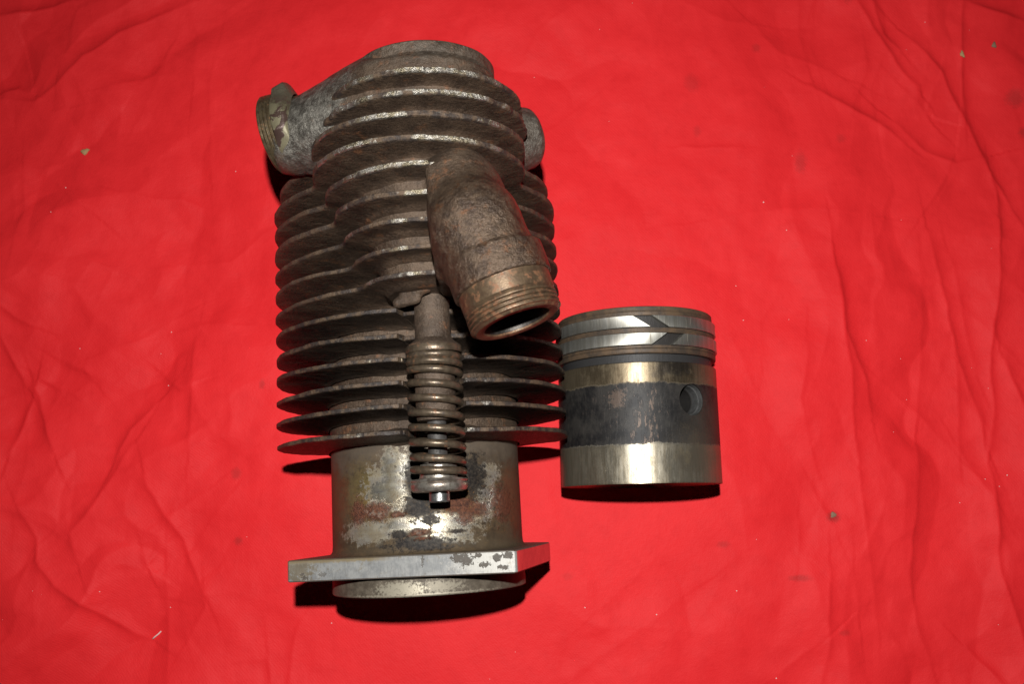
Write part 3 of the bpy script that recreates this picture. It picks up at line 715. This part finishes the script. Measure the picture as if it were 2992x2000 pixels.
# exhaust stub (threaded end) and its bore
V, F = lathe([(24, 12.7), (1.2, 12.7), (.25, 13.1), (0, 13.6), (0, 16.3), (.5, 17.0)] + thread_profile(.6, 7.8, 18.1, 1.75, .95) + [(7.9, 17.5), (8.6, 18.1), (15.0, 18.3), (16.5, 18.3)], EXE, EXA, 140, wob=.07, seed=3)
ex = part('exhaust_port', V, F, M_thread2, sharp=28)
V, F = lathe([(.9, 12.72), (1.3, 12.55), (24.5, 12.5), (24.6, 1.0)], EXE, EXA, 96)
part('port_bore', V, F, M_bore, parent=ex, sharp=40)
# inlet stub: threads, collar with lug, bore
V, F = lathe([(22, 14.5), (.6, 14.6), (0, 15.2), (0, 16.8), (.5, 17.6)] + thread_profile(.6, 7.4, 18.2, 1.65, .9) + [(7.5, 18.0), (9, 18.0)], INE, IND, 140, wob=.05, seed=5)
inl = part('inlet_port', V, F, M_thread, sharp=28)
INC = INE + np.array([0, -.9, 0])
V, F = lathe([(7.0, 17.2), (7.1, 18.4), (7.7, 18.8), (12.8, 19.1), (13.6, 18.8), (14.4, 17.9), (16.5, 16)], INC, IND, 140, wob=.3, seed=6)
a_, e1_, e2_ = frame(IND)
rel = V - INC; s_ = rel @ a_; rad = rel - np.outer(s_, a_); rr_ = np.linalg.norm(rad, axis=1); ndir = rad / rr_[:, None]
lugd = np.array([.1, .93, .36]); lugd -= a_ * (lugd @ a_); lugd /= np.linalg.norm(lugd)
lug = np.exp(-((1 - ndir @ lugd) / .085) ** 2) * (rr_ > 17.5) * np.exp(-((s_ - 11.6) / 4.6) ** 6)
V = V + ndir * (lug * 3.3)[:, None]
part('inlet_collar', V, F, M_collar, parent=inl, sharp=45)
V, F = lathe([(.5, 14.62), (.8, 14.4), (22, 14.3), (22.1, 1)], INE, IND, 72)
part('port_bore', V, F, M_bore, parent=inl, sharp=40)
# round rim at the head of the valve chest
V, F = lathe([(175, 33), (176.6, 32.4), (178.6, 30.2), (179.4, 29.9), (179.7, 29.6), (180.0, 30.8), (180.4, 31.6), (184.9, 31.7), (185.6, 31.1), (185.8, 30), (185.8, 27), (172, 26.4)], (11.6, 0, 62), Yax, 140, wob=.12, seed=8)
part('chest_rim', V, F[:, ::-1], M_body, sharp=40)

# valve guide, seat ring, spring, retainer, stem
V, F = lathe([(84, 7.6), (70, 7.75), (64.5, 7.8), (62.4, 8.0), (60.8, 9.6), (59.6, 11.4), (58.9, 11.8), (56.6, 11.9), (56.2, 11.4), (56.0, 8.7), (44, 8.7), (28.5, 8.5), (27.2, 8.0), (27.0, 7.0), (26.8, 4.2)], (VX, 0, VZ), Yax, 96, wob=.16, seed=9)
part('valve_guide', V, F[:, ::-1], M_guide, sharp=35)
V, F = lathe([(59.0, 11.95), (58.6, 12.2), (56.6, 12.25), (56.0, 12.0), (55.9, 8.6)], (VX, 0, VZ), Yax, 96, wob=.08, seed=10)
part('spring_seat', V, F[:, ::-1], M_spring, sharp=35)
kn = [(0.0, 53.9), (1.0, 50.95), (2.0, 47.6), (3.0, 41.4), (4.0, 35.1), (5.0, 28.8), (6.0, 22.5), (7.0, 16.2), (8.0, 9.9), (9.0, 4.9), (9.45, 3.9)]
u = np.linspace(-.42, 9.4, 620)
yy = np.interp(u, [-.42] + [k[0] for k in kn], [54.4] + [k[1] for k in kn])
yy = np.convolve(np.pad(yy, 20, mode='edge'), np.ones(41) / 41, 'valid')
th = 2 * np.pi * u
rad_ = 10.55 + .12 * np.sin(u * 1.3)
path = np.stack([VX + rad_ * np.sin(th), yy + .8, VZ + rad_ * np.cos(th)], -1)
V, F = tube(path, 1.66, 16)
part('valve_spring', V, F, M_spring, sharp=60)
V, F = lathe([(9.2, 4.2), (8.9, 7.4), (8.2, 7.9), (4.2, 8.0), (3.0, 8.2), (2.6, 11.7), (2.0, 12.1), (1.5, 11.9), (1.2, 11.55), (.9, 11.9), (.3, 12.1), (-1.2, 12.0), (-2.3, 11.3), (-2.7, 10.2), (-2.8, 4.0)], (VX, 0, VZ), Yax, 96, wob=.05, seed=12)
part('spring_retainer', V, F[:, ::-1], M_retainer, sharp=35)
V, F = lathe([(30, 4.1), (-2.4, 4.1), (-2.4, .02)], (VX, 0, VZ), Yax, 64)
stem = part('valve_stem', V, F[:, ::-1], M_shaft, sharp=35)
V, F = lathe([(-2.2, 4.0), (-2.3, 4.35), (-6.5, 4.35), (-7.0, 3.95), (-7.0, 0.02)], (VX, 0, VZ), Yax, 64)
part('stem_tip', V, F[:, ::-1], M_stem, parent=stem, sharp=35)

# ------------------------------------------------------------------ piston (axis along local y, open end at 0)
PR = 41.0
pis = empty('piston', (107.9, 3.0, 0), math.radians(1.2))
tag(pis, 'worn metal piston with two split rings lying right of the finned cylinder', 'piston')
prof = [(0.9, 40.2), (0, 40.7), (0, 41.0), (.3, PR), (58.0, PR), (58.4, 40.7), (58.5, 38.9), (62.3, 38.9), (62.5, 40.9), (63.0, 41.2), (64.6, 41.2), (64.8, 40.9), (65.1, 41.25), (66.3, 41.2), (66.4, 38.6), (72.6, 38.6), (72.7, 40.7), (73.0, 40.9),
        (75.0, 40.9), (75.1, 38.6), (81.3, 38.6), (81.4, 40.2), (82.0, 40.4), (83.3, 40.3), (83.5, 40.1), (83.8, 40.3), (85.6, 40.2), (86, 39.8), (86, 0.05)]
prof_in = [(82, .05), (82, 35), (60, 36.5), (2.0, 37.5), (.9, 38.2)]
ys = []
for a, b in zip(prof[:-1], prof[1:]):
    ys.append(a)
    if abs(b[0] - a[0]) > 8:
        ys += [(a[0] + (b[0] - a[0]) * q, a[1] + (b[1] - a[1]) * q) for q in np.linspace(0, 1, 12)[1:-1]]
ys.append(prof[-1])
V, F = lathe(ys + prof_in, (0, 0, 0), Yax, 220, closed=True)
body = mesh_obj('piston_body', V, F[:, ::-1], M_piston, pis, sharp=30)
body.location = (0, 0, PR * MM)
PA = math.radians(32.5); pdir = np.array([math.sin(PA), 0, math.cos(PA)]); PY = 40.0
V, F = lathe([(60, .01), (60, 7.7), (15, 7.7), (15, .01)], (0, PY, 0), pdir, 64)
cut = mesh_obj('pin_cut', V, F, M_bore, pis); cut.location = (0, 0, PR * MM)
bm_ = body.modifiers.new('hole', 'BOOLEAN'); bm_.operation = 'DIFFERENCE'; bm_.object = cut; bm_.solver = 'EXACT'
bpy.context.view_layer.update()
dg = bpy.context.evaluated_depsgraph_get()
me2 = bpy.data.meshes.new_from_object(body.evaluated_get(dg), depsgraph=dg)
body.modifiers.clear()
old = body.data; body.data = me2; me2.name = 'piston_body'
bpy.data.objects.remove(cut); bpy.data.meshes.remove(old)
me2.materials.clear(); me2.materials.append(M_piston)
for p in me2.polygons: p.material_index = 0
me2.set_sharp_from_angle(angle=math.radians(30))
V, F = lathe([(40.0, 7.74), (39.4, 7.5), (37.6, 7.4), (37.5, 6.8), (33.5, 6.75), (33.4, 9), (39.2, 9)], (0, PY, 0), pdir, 72)
boss = mesh_obj('pin_boss', V, F[:, ::-1], M_pin, pis, sharp=30); boss.location = (0, 0, PR * MM)
V, F = lathe([(33.6, 6.9), (33.3, 6.3), (12, 6.25), (11.9, .01)], (0, PY, 0), pdir, 72)
o = mesh_obj('pin_bore', V, F[:, ::-1], M_bore_shade, boss, sharp=30)

def piston_ring(y0, y1, lo_top, hi_top, lo_bot, hi_bot, R):
    """split ring: the gap runs from lo to hi (mm across), slanting between its upper and lower edge"""
    n, k = 240, 6
    V = []; prof_r = []
    yy = [y1, y1 - .25, y0 + .25, y0]
    for y in yy:
        q = (y - y0) / (y1 - y0)
        a0 = math.asin((hi_bot + (hi_top - hi_bot) * q) / R); a1 = math.asin((lo_bot + (lo_top - lo_bot) * q) / R) + 2 * math.pi
        th = np.linspace(a0, a1, n)
        for rr in ((R - .2 if y in (y0, y1) else R), R - 3.2):
            V.append(np.stack([rr * np.sin(th), np.full(n, y), rr * np.cos(th)], -1))
    V = np.concatenate(V)
    ring = [0, 2, 4, 6, 7, 5, 3, 1]
    F = []
    for q in range(8):
        a, b = ring[q] * n, ring[(q + 1) % 8] * n
        for i in range(n - 1): F.append((a + i, a + i + 1, b + i + 1, b + i))
    F.append([r * n for r in ring]); F.append([r * n + n - 1 for r in ring[::-1]])
    o = mesh_obj('piston_ring', V, F, M_ring, pis, sharp=35); o.location = (0, 0, PR * MM)
    return o
piston_ring(75.2, 81.2, -6.4, 3.0, 2.6, 12.0, 41.9)['label'] = 'upper split ring, gap slanting down to the right'
piston_ring(66.5, 72.5, 10.6, 19.8, 2.4, 12.8, 42.1)['label'] = 'lower split ring, gap slanting down to the left'

# ------------------------------------------------------------------ bits lying on the cloth
def crumb(name, x, y, rx, ry, rz_, mat, label, cat, seed):
    r = np.random.default_rng(seed)
    n, m_ = 10, 7; V = []
    for i in range(m_):
        f = math.pi * i / (m_ - 1)
        for j in range(n):
            t = 2 * math.pi * j / n
            k = 1 + .28 * math.sin(3 * t + seed) * math.sin(f) + r.uniform(-.12, .12)
            V.append((rx * k * math.sin(f) * math.cos(t), ry * k * math.sin(f) * math.sin(t), rz_ * (.45 - math.cos(f))))
    F = [(i * n + j, i * n + (j + 1) % n, (i + 1) * n + (j + 1) % n, (i + 1) * n + j) for i in range(m_ - 1) for j in range(n)]
    o = mesh_obj(name, V, F, mat)
    o.location = Vector((x, y, cloth_z(x, y) - .2)) * MM; o.rotation_euler = (0, 0, r.uniform(0, 3))
    tag(o, label, cat)
crumb('crumb', -215, 203, 2.6, 2.0, 1.1, M_crumb, 'small tan crumb on the cloth left of the threaded inlet', 'crumb', 1)
crumb('flake', 334, 269, 2.0, 1.4, .8, M_flake, 'grey-green flake in the upper right corner of the cloth', 'flake', 2)
crumb('flake', 314, 263, 2.4, 1.2, .8, M_crumb, 'brownish flake beside the grey one near the upper right fold', 'flake', 3)
crumb('flake', 220, -12, 2.0, 1.5, .5, M_flake, 'dull grey flake on the cloth right of the piston skirt', 'flake', 4)
V, F = tube([(-2.2, -1.8, .4), (-1, -.6, .8), (.8, .8, .8), (2.2, 2.4, .4)], .42, 8)
o = mesh_obj('fibre', V, F, M_lint); o.location = Vector((-153, -77, cloth_z(-153, -77))) * MM
tag(o, 'short pale fibre on the cloth below left of the flange', 'fibre')
V = []; F = []
for k in range(110):
    x, y = rng.uniform(-260, 350), rng.uniform(-105, 300)
    if (-85 < x < 155 and -60 < y < 200): continue
    if x < 150 and rng.random() < .45: continue
    s = rng.uniform(.16, .48); z = cloth_z(x, y) + .05; a = rng.uniform(0, 6.3); b0 = len(V)
    for j in range(5):
        V.append((x + s * rng.uniform(.6, 1.2) * math.cos(a + j * 1.257), y + s * rng.uniform(.5, 1.1) * math.sin(a + j * 1.257), z))
    V.append((x, y, z + s * .6))
    F += [(b0 + j, b0 + (j + 1) % 5, b0 + 5) for j in range(5)]
o = mesh_obj('dust_specks', V, F, M_lint)
tag(o, 'fine pale dust specks scattered over the red cloth', None, 'stuff')
